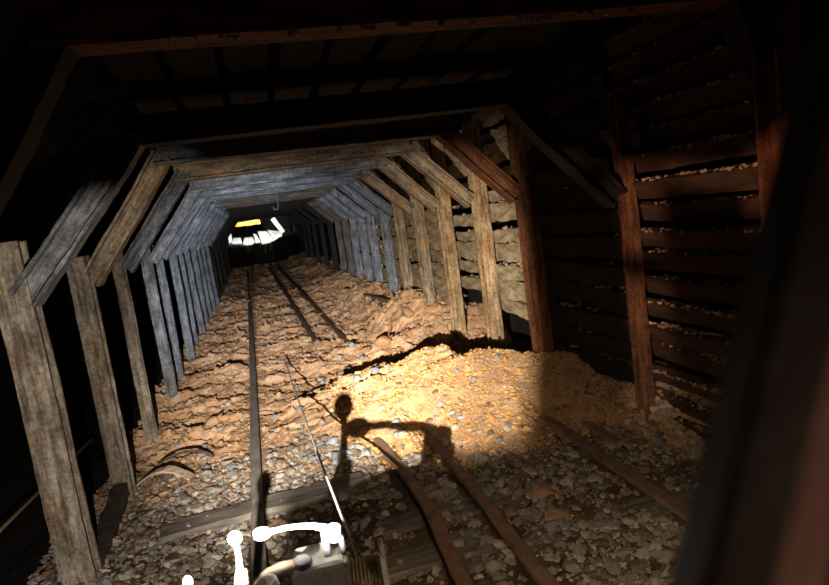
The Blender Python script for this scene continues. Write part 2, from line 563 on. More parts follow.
# ballast in the foreground
pts, szs = [], []
while len(pts) < 12500:
    y = 2.0 + 3.3 * g.random() ** 1.15; x = g.uniform(-1.35, 2.5)
    edge = 4.0 + 0.55 * vnoise(np.array([x * 1.3]), np.array([0.5]), 9)[0] * 2
    if y > edge and g.random() > math.exp(-(y - edge) * 3.2):
        continue
    if heap_h(np.array([x]), np.array([y]))[0] > 0.05 and g.random() > 0.12:
        continue
    if vnoise(np.array([x / 0.45]), np.array([y / 0.45]), 77)[0] > 0.2 and g.random() > 0.3:
        continue
    if on_rail(x, y):
        continue
    pts.append((x, y)); szs.append(min(0.045, 0.008 + 0.0085 * g.exponential()))
scatter('gravel', pts, szs, M['gravel'], 'grey and tan track gravel covering the near floor around the rails', 'gravel', SHAPES, 0.42, 2)

# small orange lumps over the middle and far floor
pts, szs = [], []
while len(pts) < 9000:
    y = 4.0 + 12 * g.random() ** 1.6; x = g.uniform(-1.25, 2.2)
    if heap_h(np.array([x]), np.array([y]))[0] > 0.03 or on_rail(x, y):
        continue
    if vnoise(np.array([x / 0.5]), np.array([y / 0.35]), 55)[0] > 0.12 and g.random() > 0.25:
        continue
    pts.append((x, y)); szs.append(min(0.075, (0.008 + 0.010 * g.exponential()) * (0.85 + 0.08 * (y - 4))))
scatter('rubble', pts, szs, M['clod'], 'orange brown lumps of dirt strewn over the tunnel floor up to the far frames', 'rubble', SMALL, 0.15, 3)

# skin of the heap
pts, szs = [], []
while len(pts) < 9500:
    y = g.uniform(3.4, 5.8); x = g.uniform(0.4, 2.4)
    hh = heap_h(np.array([x]), np.array([y]))[0]
    if hh < 0.02:
        continue
    pts.append((x, y)); szs.append(min(0.04, 0.006 + 0.0055 * g.exponential()))
scatter('dirt_heap', pts, szs, M['heap'], 'ochre heap of small dirt clods burying the right hand track', 'dirt heap', SMALL, 0.2, 4)

# heap at the foot of the near right post
pts, szs = [], []
while len(pts) < 900:
    y = g.uniform(2.5, 4.1); x = g.uniform(1.9, 2.42)
    if math.exp(-(((x - 2.42) / 0.34) ** 2 + ((y - 3.35) / 0.5) ** 2)) < 0.25:
        continue
    pts.append((x, y)); szs.append(min(0.045, 0.010 + 0.009 * g.exponential()))
scatter('rubble_heap', pts, szs, M['clod'], 'small reddish rubble heap against the boards beside the near right post', 'rubble', SHAPES, 0.2, 6)


def single_rock(name, x, y, s, mat, label, group, seed, sink=0.3):
    V, T = rock_shape(900 + seed, 22, 0.7)
    bm = bmesh.new()
    vv = [bm.verts.new(v * s) for v in V]
    for t in T:
        bm.faces.new([vv[i] for i in t])
    bmesh.ops.bevel(bm, geom=bm.edges[:], offset=s * 0.06, segments=1, affect='EDGES')
    me = bpy.data.meshes.new(name); bm.to_mesh(me); bm.free()
    o = obj(name, me, mat)
    o.location = (x, y, ground_z(x, y) + s * sink)
    o.rotation_euler = (rng.uniform(-.2, .2), rng.uniform(-.2, .2), rng.uniform(0, 6.28))
    return tag(o, label, 'rock', group)


def ground_at(px, py):
    """where the line of sight meets the ground"""
    d = ray(px, py)
    p = np.array(CAM)
    T_ = np.arange(1.0, 14.0, 0.008)
    Q = p[None, :] + d[None, :] * T_[:, None]
    below = Q[:, 2] < height(Q[:, 0], Q[:, 1])
    return Q[int(np.argmax(below))] if below.any() else Q[-1]


k = 0
for px, py, s in [(457, 372, .028), (474, 380, .03), (440, 405, .026), (452, 414, .036), (446, 440, .04), (461, 419, .026), (396, 424, .04), (383, 408, .03), (497, 358, .03), (507, 402, .024), (525, 390, .022), (535, 368, .024)]:
    p = ground_at(px, py); k += 1
    single_rock('rock', p[0], p[1], s, M['bluestone'], 'pale blue grey rock lying on the lit face of the ochre dirt heap', 'grey rocks on the dirt heap', k)
for px, py, s in [(348, 372, .06), (362, 362, .055), (375, 372, .05), (340, 358, .045), (357, 380, .05), (352, 348, .06), (365, 350, .045)]:
    p = ground_at(px, py); k += 1
    single_rock('rock', p[0], p[1], s, M['bluestone'], 'blue grey rock in the patch of stones just left of the dirt heap', 'grey rocks left of the dirt heap', k)
for px, py, s in [(333, 444, .055), (322, 448, .05), (345, 455, .05), (318, 461, .045), (338, 465, .05), (355, 450, .04), (368, 455, .045), (400, 437, .05)]:
    p = ground_at(px, py); k += 1
    single_rock('rock', p[0], p[1], s, M['bluestone'], 'grey rock on lit ground between left rail and buried middle rail', 'grey rocks between the tracks', k)
single_rock('rock', *ground_at(545, 497)[:2], .10, M['tanstone'], 'large flat brown rock in the gravel between the right pair of rails', None, 71, 0.1)
single_rock('rock', *ground_at(560, 520)[:2], .09, M['tanstone'], 'wide low brown rock closest to the right edge of the right track gravel', None, 72, 0.0)
single_rock('rock', *ground_at(384, 346)[:2], .13, M['tanstone'], 'large orange boulder behind the dirt heap with black shadow around it', None, 73, 0.2)
single_rock('rock', *ground_at(363, 336)[:2], .10, M['tanstone'], 'round orange boulder on the floor where the buried rails vanish', None, 74, 0.2)
single_rock('rock', *ground_at(407, 318)[:2], .12, M['tanstone'], 'big ochre boulder at the foot of the right wall beyond the heap', None, 75, 0.2)
for px, py in [(430, 330), (405, 338), (338, 330), (345, 322), (395, 325), (318, 345), (300, 352)]:
    p = ground_at(px, py); k += 1
    single_rock('rock', p[0], p[1], rng.uniform(.05, .09), M['tanstone'], 'fist to head sized orange rock on rough floor behind the dirt heap', 'orange rocks behind the heap', k)
for px, py, s in [(205, 448, .03), (178, 452, .03), (220, 430, .03), (190, 430, .025), (232, 470, .035), (275, 420, .03), (300, 410, .035), (225, 405, .03)]:
    p = ground_at(px, py); k += 1
    single_rock('rock', p[0], p[1], s, M['bluestone'], 'small pale rock on the orange floor near the left rail', 'pale rocks by the left rail', k)


# ------------------------------------------------------------------ rock around the tunnel
def rock_sheet(name, f, us, vs_, mat, label):
    U, Vv = np.meshgrid(us, vs_)
    P = f(U, Vv)
    V = np.stack([P[0].ravel(), P[1].ravel(), P[2].ravel()], 1)
    nx, ny = len(us), len(vs_)
    i = np.arange(nx - 1)[None, :] + nx * np.arange(ny - 1)[:, None]
    T = np.stack([i, i + 1, i + 1 + nx, i + nx], -1).reshape(-1, 4)
    o = obj(name, mesh_np(name, V, T), mat)
    o['kind'] = 'structure'; o['label'] = label
    return o


yy = np.concatenate([np.arange(-1, 14, 0.11), np.arange(14, 45.2, 0.4)])
zz = np.arange(-0.3, 3.3, 0.11)
rock_sheet('wall_left', lambda y, z: (-2.9 + 0.5 * sstep(12, 18, y) + 0.3 * fbm(y, z, 0.9, 4, 41) + 0.35 * sstep(1.5, 3.2, z), y, z), yy, zz, M['rock_dark'], 'dark rock side behind the left posts')
rock_sheet('wall_right', lambda y, z: (2.62 + 0.18 * fbm(y, z, 0.7, 4, 42) - 0.1 * sstep(1.8, 3.0, z), y, z), yy, zz, M['rock_dark'], 'dark rock side behind the lagging boards')
rock_sheet('ceiling', lambda x, y: (x, y, 2.72 + 0.3 * fbm(x, y, 0.8, 4, 43)), np.arange(-3.2, 3.2, 0.12), yy, M['rock_dark'], 'dark rock roof above the cap beams')
rock_sheet('wall_back', lambda x, z: (x, 44.5 + 0.4 * fbm(x, z, 0.8, 4, 44), z), np.arange(-3.4, 3.2, 0.2), zz, M['rock_dark'], 'dark rock face at the end of the tunnel')

# ------------------------------------------------------------------ steel support frames
YL = [2.1, 3.22, 4.22, 5.43, 6.74, 7.74, 8.85, 9.95, 11.05, 12.15, 13.25, 14.35, 15.5]
for _k in range(5):
    YL.append(YL[-1] + (1.6 if _k == 0 else 2.3))
YR = [2.12, 3.24, 4.50, 5.60, 6.68, 7.86, 8.95, 10.0, 11.1, 12.2, 13.3, 14.4, 15.55]
for _k in range(5):
    YR.append(YR[-1] + (1.6 if _k == 0 else 2.3))
ORD = ['', 'first', 'second', 'third', 'fourth', 'fifth', 'sixth', 'seventh', 'eighth', 'ninth', 'tenth', 'eleventh', 'twelfth']
LAB = {
    0: 'rust stained steel support frame overhead, its right post lit orange at the photo edge',
    1: 'nearest lit steel frame, grey brown left post at left edge and red right post',
    2: 'second lit steel frame, its tan left post and brace standing by the broken strip',
    3: 'third lit steel frame, ochre cap beam and brace, right post yellow brown',
    4: 'fourth lit steel frame, grey cap beam, slim left post',
    5: 'fifth lit steel frame, blue grey cap beam below the fourth',
}


def support_frame(i):
    yl, yr = YL[i], YR[i]
    r = random.Random(50 + i)
    xl, xr = (-1.06 if i == 1 else -1.07 + r.uniform(-.02, .02)), {0: 2.155, 1: 2.165}.get(i, 2.12) + r.uniform(-.015, .015)
    ymid = (yl + yr) / 2
    if i in LAB:
        lab, grp = LAB[i], None
    elif i <= 12:
        lab, grp = f'{ORD[i]} grey steel support frame counted from the camera along the tunnel', None
    else:
        lab, grp = 'dim blue grey steel support frame in the far dark stretch of the tunnel', 'far steel frames'
    t = thing('support_frame', (0.5, ymid, 0), lab, 'support frame', grp)
    t['kind'] = 'thing'
    T = Vector((0.5, ymid, 0))
    lm = {0: 'frame_tan', 1: 'frame_tan', 2: 'frame_tan', 3: 'frame_tan', 4: 'frame_grey'}.get(i, 'frame_blue')
    bm_ = {0: 'frame_shade', 1: 'frame_grey', 2: 'frame_dusty', 3: 'frame_grey', 4: 'frame_grey'}.get(i, 'frame_blue')
    cm = {0: 'frame_rust', 1: 'frame_shade', 2: 'frame_grey', 3: 'frame_dusty', 4: 'frame_grey'}.get(i, 'frame_shade' if i > 6 else 'frame_blue')
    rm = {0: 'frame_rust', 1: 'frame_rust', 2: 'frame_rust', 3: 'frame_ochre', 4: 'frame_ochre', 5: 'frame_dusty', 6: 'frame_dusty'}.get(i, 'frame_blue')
    rb = {0: 'frame_shade', 1: 'frame_shade', 2: 'frame_rust', 3: 'frame_dusty', 4: 'frame_dusty', 5: 'frame_dusty'}.get(i, 'frame_blue')
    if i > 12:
        lm = bm_ = cm = rm = rb = 'frame_shade'
    elif i > 10:
        rm = rb = 'frame_brown'
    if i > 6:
        cm = 'frame_brown' if i < 10 else 'frame_shade'  # far caps coloured darker to stand for the fading beam
    n = 26 if i < 5 else (12 if i < 12 else 5)
    q = 1.0 if i in (0, 1) else r.uniform(0.9, 1.0)
    wl = {1: 0.15, 2: 0.115}.get(i, 0.12)
    if i >= 3:
        wl = 0.09 if i == 3 else 0.10
    dl = 0.12 if i < 3 else 0.09
    kz = 1.47 + r.uniform(-.02, .02)

    def part(nm, p0, p1, mt, w_, d_, sd, wp=0.008, fr=(0, 1, 0)):
        obj(nm, beam_mesh(nm, Vector(p0) - T, Vector(p1) - T, w_, d_, front=fr, n=n, seed=sd, warp=wp), M[mt], t)
    zt = 1.70 if i == 1 else kz + 0.12
    part('post', (xl, yl, -0.06), (xl - 0.02 + r.uniform(-.02, .02), yl + r.uniform(-.02, .02), zt), lm, wl * q, dl, i * 7 + 1)
    cz = (2.25 if i == 0 else 2.14) + r.uniform(-.015, .015)
    part('brace', (xl + (0.02 if i == 1 else 0.055), yl - (0.02 if i == 1 else 0), kz - 0.04), (-0.45, yl, cz - 0.01), bm_, 0.13 if i < 4 else 0.11, 0.12 * q if i < 4 else 0.105, i * 7 + 2, fr=(-1, 0, 1))
    part('cap_beam', (-0.52, yl, cz), (2.0 if i == 0 else 1.52, yr, cz + 0.03), cm, 0.13, 0.135, i * 7 + 3, fr=(0, 0, 1))
    if i == 0:
        zr = 2.25
    else:
        zr = 2.34 if 2 <= i <= 6 else 2.0
    gz = min(ground_z(xr, yr), 0.4) - 0.08
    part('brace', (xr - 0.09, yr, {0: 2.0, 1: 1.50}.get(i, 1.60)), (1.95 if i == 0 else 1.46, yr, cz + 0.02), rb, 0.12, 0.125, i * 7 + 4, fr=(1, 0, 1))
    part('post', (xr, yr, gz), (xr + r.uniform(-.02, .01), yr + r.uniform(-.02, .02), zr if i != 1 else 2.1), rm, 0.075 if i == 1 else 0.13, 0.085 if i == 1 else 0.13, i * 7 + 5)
    return t


FRAMES = [support_frame(i) for i in range(len(YL))]

# hooks hanging under the cap beams deep in the tunnel
for n_, (x, y, lab) in enumerate([(0.42, YL[6], 'thin bent hook hanging under a cap beam near the middle of the roof'), (1.18, YL[6], 'straight thin hanger rod under the roof by the right braces')]):
    z = 2.07
    pp = [(x, y, z), (x, y, z - 0.17), (x - 0.02, y, z - 0.21), (x - 0.06, y, z - 0.21), (x - 0.075, y, z - 0.17)] if n_ == 0 else [(x, y, z), (x + .004, y, z - 0.14), (x + 0.01, y, z - 0.3)]
    tag(obj('hanging_hook', tube_mesh('hanging_hook', pp, 0.006, 6), M['frame_grey']), lab, 'hook')


# ------------------------------------------------------------------ lagging boards on the right side
def plank_mesh(seed, L, hgt, th, ragged=0.02):
    r = random.Random(seed)
    n = 16
    vs, fs = [], []
    bend = r.uniform(-.02, .02)
    for k in range(n + 1):
        t = k / n
        yv = (t - 0.5) * L
        top = hgt / 2 + ragged * mnoise.noise(Vector((t * 7, seed * 1.3, 0))) + r.uniform(-1, 1) * ragged * 0.25
        bot = -hgt / 2 + ragged * mnoise.noise(Vector((t * 6, seed * 2.1, 4))) + r.uniform(-1, 1) * ragged * 0.25
        xb = bend * math.sin(PI * t) + 0.006 * mnoise.noise(Vector((t * 9, seed, 9)))
        vs += [(xb - th / 2, yv, bot), (xb - th / 2, yv, 0.02 * mnoise.noise(Vector((t * 5, seed, 1)))), (xb - th / 2, yv, top), (xb + th / 2, yv, top), (xb + th / 2, yv, bot)]
    for k in range(n):
        for i in range(5):
            i2 = (i + 1) % 5
            fs.append((k * 5 + i, k * 5 + i2, (k + 1) * 5 + i2, (k + 1) * 5 + i))
    fs.append((4, 3, 2, 1, 0)); fs.append(tuple(range(n * 5, n * 5 + 5)))
    return fix_normals(mesh('lagging_plank', vs, fs))


PM = [plank_mesh(300 + k, 1.0, [0.15, 0.17, 0.13, 0.16, 0.12, 0.18, 0.14, 0.11][k % 8], 0.03, 0.018 + 0.004 * (k % 4)) for k in range(14)]
for me in PM:
    me.materials.append(M['plank'])
PR = []
for k in range(8):
    me = plank_mesh(400 + k, 1.0, 0.115, 0.035, 0.012)
    me.materials.append(M['plank_rust']); PR.append(me)
PD = []
for k in range(8):
    me = plank_mesh(450 + k, 1.0, 0.14, 0.03, 0.02)
    me.materials.append(M['plank_shade']); PD.append(me)
BAY = {0: 'rust stained lagging plank in the near right bay, dirt lying on its upper edge',
       1: 'dark lagging plank in the unlit bay left of the red right post',
       2: 'weathered lagging plank between the dark brown post and the yellow post left of it',
       3: 'weathered lagging plank behind the yellow post, second lit bay on the right',
       4: 'weathered lagging plank in the third lit bay on the right wall',
       5: 'weathered lagging plank in the fourth lit bay on the right wall',
       6: 'weathered lagging plank in the fifth lit bay on the right wall',
       7: 'greyish lagging plank in the far bays of the right wall', 8: 'greyish lagging plank in the far bays of the right wall',
       9: 'greyish lagging plank in the far bays of the right wall', 10: 'greyish lagging plank in the far bays of the right wall'}
ledge_pts, ledge_sz, ledge_z = [], [], []
for b in range(0, 11):
    y0, y1 = YR[b], YR[b + 1]
    r = random.Random(b * 13 + 3)
    z = {0: 0.10, 1: 0.25, 2: 0.50, 3: 0.66}.get(b, 0.36)
    j = 0
    while z < 2.36:
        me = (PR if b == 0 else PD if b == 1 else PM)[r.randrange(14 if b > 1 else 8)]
        hh = 0.15
        skip = (b in (2, 3, 4, 5) and r.random() < 0.07)
        if not skip:
            o = bpy.data.objects.new('lagging_plank', me)
            COL.objects.link(o)
            hgt = me.vertices[2].co.z - me.vertices[0].co.z
            L = (y1 - y0) - 0.01 + r.uniform(-0.03, 0.0)
            xo = 2.23 + r.uniform(-.012, .02) + (0.012 if j % 2 else 0) + 0.03 * (j % 3 == 0)
            o.scale = (1, L, 1 if b else 1.0)
            o.location = (xo, (y0 + y1) / 2 + 0.2 + r.uniform(-.03, .03), z + hgt / 2)
            o.rotation_euler = (r.uniform(-.035, .035) * (0.4 if b == 0 else 1), (-0.5 if b == 0 else r.uniform(-.22, .06)), r.uniform(-.02, .02))
            tag(o, BAY[b], 'plank', 'lagging planks: ' + BAY[b].split(' in the ')[-1].split(' between ')[-1])
            if b == 0:
                for q_ in range(150):
                    yy_ = r.uniform(y0 + 0.07, y1 - 0.07)
                    ledge_pts.append((xo + r.uniform(-0.02, 0.05) - 0.03, yy_)); ledge_sz.append(r.uniform(0.006, 0.02)); ledge_z.append(z + hgt + r.uniform(-0.012, 0.004) - 0.01)
            elif b < 8:
                for q_ in range(26):
                    yy_ = r.uniform(y0 + 0.07, y1 - 0.07)
                    ledge_pts.append((xo + r.uniform(0.0, 0.07), yy_)); ledge_sz.append(r.uniform(0.008, 0.03)); ledge_z.append(z + hgt + r.uniform(-0.01, 0.01))
        z += {0: 0.138, 1: 0.165}.get(b, 0.172) + r.uniform(-.01, .015)
        j += 1
scatter('debris', ledge_pts, ledge_sz, M['clod'], 'crumbs of stone and dirt caught on the edges of the right wall boards', 'debris', SMALL, 0.1, 8, zs=ledge_z)

# roof boards resting over the caps
PT = []
for k in range(6):
    me = plank_mesh(500 + k, 1.0, 0.2, 0.03, 0.012)
    for v in me.vertices:
        v.co = Vector((v.co.z, v.co.y, v.co.x))
    fix_normals(me); me.materials.append(M['plank_shade']); PT.append(me)
for b in range(0, 4):
    y0, y1 = (YL[b] + YR[b]) / 2, (YL[b + 1] + YR[b + 1]) / 2
    for j in range(9):
        o = bpy.data.objects.new('roof_plank', PT[rng.randrange(6)])
        COL.objects.link(o)
        o.location = (-0.35 + j * 0.225 + rng.uniform(-.01, .01), (y0 + y1) / 2, (2.335 if b == 0 else 2.25) + (0.035 if b % 2 else 0) + 0.016 * (j / 8))
        o.scale = (0.9, y1 - y0 + 0.1, 1)
        tag(o, ['dim red brown roof plank resting on the overhead cap beam nearest the camera', 'dark roof plank over the first lit bay', 'dark roof plank over the second lit bay', 'dark roof plank over the third lit bay'][b], 'plank', ['nearest roof planks', 'first bay roof planks', 'second bay roof planks', 'third bay roof planks'][b])
pts, szs, zs = [], [], []
for q_ in range(46):
    pts.append((rng.uniform(-0.35, 1.45), YL[0] - 0.045 + rng.uniform(-.015, .03))); szs.append(rng.uniform(0.006, 0.02)); zs.append(2.25 - 0.048)
scatter('cap_debris', pts, szs, M['gravel'], 'stone chips lying along the lower ledge of the overhead beam', 'debris', SMALL, 0.1, 9, zs=zs)

# ------------------------------------------------------------------ rails
RP = [(-0.055, 0), (0.055, 0), (0.055, 0.012), (0.012, 0.026), (0.012, 0.072), (0.034, 0.082), (0.034, 0.105), (0.024, 0.112), (-0.024, 0.112), (-0.034, 0.105), (-0.034, 0.082), (-0.012, 0.072), (-0.012, 0.026), (-0.055, 0.012)]


def rail(name, path, mat, label, group=None, z0=-0.06):
    pts = []
    for a, b in zip(path[:-1], path[1:]):
        n = max(2, int(abs(b[1] - a[1]) / 0.35))
        for k in range(n):
            t = k / n
            pts.append(Vector((a[0] + (b[0] - a[0]) * t, a[1] + (b[1] - a[1]) * t, (a[2] + (b[2] - a[2]) * t) + z0)))
    pts.append(Vector((path[-1][0], path[-1][1], path[-1][2] + z0)))
    fr = []
    for k in range(len(pts)):
        d = (pts[min(k + 1, len(pts) - 1)] - pts[max(0, k - 1)]).normalized()
        s = d.cross(Vector((0, 0, 1))).normalized()
        fr.append((s, s.cross(d)))
    vs, fs = sweep(RP, pts, fr)
    o = obj(name, fix_normals(mesh(name, vs, fs)), M[mat])
    return tag(o, label, 'rail', group)


rail('rail', [(-0.20, 1.3, 0), (-0.22, 3.2, 0), (-0.24, 8, 0), (-0.34, 20, 0), (-0.42, 30, 0.0)], 'rail_grey', 'long worn steel rail running straight down the tunnel, leftmost of the rails')
rail('rail', [(0.60, 1.5, 0), (0.62, 2.4, 0.0), (0.66, 3.0, 0.02), (0.655, 3.6, 0.01), (0.60, 4.42, 0.0)], 'rail', 'rusty bent rail in the foreground ending at the dirt heap, shorter of the near pair')
rail('rail', [(0.93, 1.5, 0), (0.93, 2.3, 0.0), (0.95, 3.2, 0.015), (0.945, 4.25, 0.015)], 'rail', 'straight rusty rail in the foreground with a bright patch, ending under the dirt heap')
rail('rail', [(1.73, 1.7, 0), (1.75, 2.5, 0.0), (1.77, 4.05, 0.02)], 'rail', 'long brown rail crossing the gravel on the right towards the red post')
rail('rail', [(1.93, 3.2, 0.02), (1.92, 4.05, 0.04)], 'rail', 'short dark rail piece lying just behind the right hand rail')
rail('rail', [(0.60, 8.2, -0.02), (0.56, 14, 0.03), (0.45, 26, 0.02)], 'rail', 'middle far rail emerging beyond the rubble, left one of the far pair')
rail('rail', [(0.97, 7.9, -0.02), (0.92, 14, 0.03), (0.78, 26, 0.02)], 'rail', 'middle far rail emerging beyond the rubble, right one of the far pair')
rail('rail', [(1.86, 8.4, 0.30), (1.72, 10.6, 0.24)], 'rail', 'half buried rail on the rubble slope near the right posts')


# sleepers
def sleeper(x0, y0, x1, y1, label, z=0.0, w_=0.17, seed=0):
    prof = [(-w_ / 2, -0.06), (w_ / 2, -0.06), (w_ / 2, 0.035), (w_ / 2 - .015, 0.05), (-w_ / 2 + .015, 0.05), (-w_ / 2, 0.035)]
    me = beam_mesh('sleeper', (x0, y0, z), (x1, y1, z), front=(0, 0, 1), prof=prof, n=20, jit=0.004, seed=seed)
    tag(obj('sleeper', me, M['sleeper']), label, 'sleeper')


sleeper(-0.74, 3.52, 0.42, 3.60, 'grey timber sleeper under the left rail, lit behind the white lever', 0.0, 0.2, 1)
sleeper(-0.70, 2.62, 0.78, 2.66, 'dim sleeper half buried beside the winch at the bottom edge', -0.035, 0.18, 2)
sleeper(0.40, 3.02, 1.15, 3.02, 'dim sleeper under the two rusty rails in front of the dirt heap', -0.035, 0.18, 3)
sleeper(1.05, 2.62, 2.1, 2.52, 'dim sleeper crossing the gravel under the right hand rail', -0.035, 0.2, 4)
sleeper(1.10, 3.30, 2.0, 3.28, 'dim half buried sleeper farther back under the right hand rail', -0.045, 0.18, 5)

# odd pieces on the left
p0, p1 = ground_at(125, 508), ground_at(104, 570)
tag(obj('timber_offcut', beam_mesh('timber_offcut', (p0[0] - .02, p0[1] + .1, 0.10), (p1[0] - .04, p1[1], 0.03), 0.09, 0.09, front=(0, 0, 1), prof=[(-.045, -.04), (.045, -.04), (.045, .04), (-.045, .04)], n=10, jit=.006, seed=4), M['rubber']),
    'dark timber offcut lying at the foot of the tan left post', 'timber')
pts = []
for k in range(15):
    a = PI * (0.08 + 0.92 * k / 14)
    pts.append((-0.72 + 0.20 * math.cos(a), 4.62 + 0.02 * k / 14, 0.0 + 0.10 * math.sin(a)))
tag(obj('bent_strap', tube_mesh('bent_strap', pts, 0.010, 6), M['rubber']), 'dark curved strap arching out of the orange floor beside the left posts', 'strap')
prof = [(-0.04, -0.006), (0.04, -0.006), (0.04, 0.006), (-0.04, 0.006)]
pp, fr = [], []
for k in range(12):
    t = k / 11
    pp.append(Vector((-1.0 + 0.36 * t, 4.36 - 0.12 * t, 0.03 + 0.09 * math.sin(PI * t * 0.95))))
for k in range(12):
    d = (pp[min(k + 1, 11)] - pp[max(0, k - 1)]).normalized(); s = d.cross(Vector((0, 0, 1))).normalized()
    fr.append((s, s.cross(d)))
vs, fs = sweep(prof, pp, fr, 0.004, 3)
tag(obj('bent_metal_strip', fix_normals(mesh('bent_metal_strip', vs, fs)), M['cast_tan']), 'grey brown bent metal strip curling off the floor by the second left post', 'metal strip')
tag(obj('pipe', tube_mesh('pipe', [(-1.78, 1.8, 0.36), (-1.62, 3.5, 0.16), (-1.60, 5.7, 0.03)], 0.012, 8), M['pipe']), 'thin pale pipe lying slanted in the dark behind the left posts', 'pipe')

# ------------------------------------------------------------------ scraper winch at the bottom edge
B0 = Vector((-0.08, 1.38, 0.0))
wz = thing('winch', B0, 'grey scraper winch with white ball levers at the bottom edge of the photo', 'winch')
S = 1.7


def wp(px, py, d):
    return at(px, py, d * S) - B0


RX = Matrix.Rotation(-0.16, 3, 'X') @ Matrix.Rotation(-0.05, 3, 'Z')
hs = obj('housing', box_mesh('housing', wp(325, 597, 1.05), (0.082 * S, 0.10 * S, 0.135 * S), RX, 0.02, 3), M['cast'], wz)
obj('base', box_mesh('base', Vector((0.0, 0.0, 0.28)), (0.44, 0.42, 0.56), None, 0.02, 2), M['dark_steel'], wz)
obj('column', box_mesh('column', Vector((0.06, 0.08, 0.62)), (0.2, 0.14, 0.2), None, 0.01, 2), M['dark_steel'], wz)
obj('rib', box_mesh('rib', wp(348, 578, 1.03), (0.008 * S, 0.085 * S, 0.08 * S), RX, 0.003, 1), M['cast_tan'], hs)
obj('bolt', lathe_mesh('bolt', [(0, 0.0135 * S), (0.018 * S, 0.0135 * S), (0.021 * S, 0.012 * S), (0.024 * S, 0.006 * S)], wp(304, 571, 1.0), (0.05, -0.1, 1), 12), M['bracket'], hs)
obj('bracket', box_mesh('bracket', wp(327, 549, 1.01), (0.011 * S, 0.03 * S, 0.056 * S), RX, 0.004, 1), M['bracket'], wz)
obj('bracket', box_mesh('bracket', wp(342, 545, 1.01), (0.008 * S, 0.028 * S, 0.036 * S), RX, 0.003, 1), M['bracket'], wz)
piv = wp(334, 532, 1.0)
up = Vector((0.14, -0.05, 1))
# long curved lever
lv = obj('lever', tube_mesh('lever', [wp(334, 530, 1.0), wp(324, 527.5, 1.0), wp(313, 526, 1.0), wp(300, 526, 0.997), wp(287, 527.5, .992), wp(275, 530.5, .988), wp(266, 533, .985)], [v * S for v in (0.0065, 0.0058, 0.0048, 0.0042, 0.004, 0.0042, 0.005)], 10), M['white'], wz)
obj('pivot_cap', lathe_mesh('pivot_cap', [(a_ * S, b_ * S) for a_, b_ in [(-0.012, 0.0105), (0.007, 0.0105), (0.010, 0.0098), (0.0105, 0.007), (0.008, 0.0065)]], piv, up, 20), M['white'], lv)
kb = [(math.cos(PI * k / 12) * -0.0145 * S, math.sin(PI * k / 12) * 0.0098 * S) for k in range(13)]
obj('knob', lathe_mesh('knob', kb, wp(262, 533.5, .985), wp(275, 531, .988) - wp(262, 533.5, .985), 20), M['white'], lv)
# upright lever
lv2 = obj('lever', tube_mesh('lever', [wp(243, 605, .93), wp(241, 575, .92), wp(238, 553, .91), wp(236, 542, .905)], [v * S for v in (0.006, 0.0048, 0.0036, 0.0036)], 10), M['white'], wz)
ks = [(math.cos(PI * k / 12) * -0.0098 * S, math.sin(PI * k / 12) * 0.0098 * S) for k in range(13)]
obj('knob', lathe_mesh('knob', ks, wp(235, 538, .905), (0, 0, 1), 20), M['white'], lv2)
obj('collar', lathe_mesh('collar', [(a_ * S, b_ * S) for a_, b_ in [(-0.02, 0.008), (-0.01, 0.0105), (0.0, 0.009), (0.012, 0.007)]], wp(241.5, 578, .92), up, 12), M['cast_tan'], lv2)
# third lever, only its tip in the picture
lv3 = obj('lever', tube_mesh('lever', [wp(190, 640, .95), wp(189, 605, .95), wp(188, 584, .95)], 0.0045 * S, 10), M['white'], wz)
obj('knob', lathe_mesh('knob', [(math.cos(PI * k / 12) * -0.009 * S, math.sin(PI * k / 12) * 0.0065 * S) for k in range(13)], wp(188, 582, .95), (0, 0, 1), 16), M['white'], lv3)
# pipe elbow and valve mouth left of the housing
obj('elbow', tube_mesh('elbow', [wp(302, 574, 1.01), wp(292, 568, 1.0), wp(280, 570, .99), wp(268, 575, .985), wp(255, 588, .98)], [v * S for v in (0.012, 0.013, 0.011, 0.009, 0.009)], 12), M['cast_tan'], wz)
obj('valve_mouth', lathe_mesh('valve_mouth', [(a_ * S, b_ * S) for a_, b_ in [(-0.03, 0.018), (0.012, 0.018), (0.015, 0.0165), (0.015, 0.013), (0.002, 0.011)]], wp(268, 591, .97), wp(262, 573, .96) - wp(270, 591, .975), 20), M['cast'], wz)
# rope drum
c = wp(373, 624, 1.08)
pr = []
for k in range(9):
    for q_ in range(6):
        pr.append((S * (-0.026 + 0.0056 * (k + q_ / 6)), S * (0.094 + 0.0035 * math.sin(PI * q_ / 6))))
dr = obj('drum', lathe_mesh('drum', pr, c, (1, -0.12, 0.0), 48), M['drumrope'], wz)
obj('drum_flange', lathe_mesh('drum_flange', [(S * a_, S * b_) for a_, b_ in [(0.026, 0.12), (0.032, 0.12), (0.034, 0.117), (0.034, 0.02)]], c, (1, -0.12, 0.0), 48), M['cast_tan'], dr)
# rope paying out
r0, r1 = at(359, 562, 1.07 * S), Vector((0.14, 7.4, 0.07))
pts = [r0.lerp(r1, t) - Vector((0, 0, 0.05 * math.sin(PI * t))) * (1 if 0 < t < 1 else 0) for t in [k / 24 for k in range(25)]]
tag(obj('wire_rope', tube_mesh('wire_rope', pts, [0.0045 + 0.003 * (k / 24) for k in range(25)], 8), M['rope']), 'taut thin wire rope running from the winch drum along the floor', 'rope')

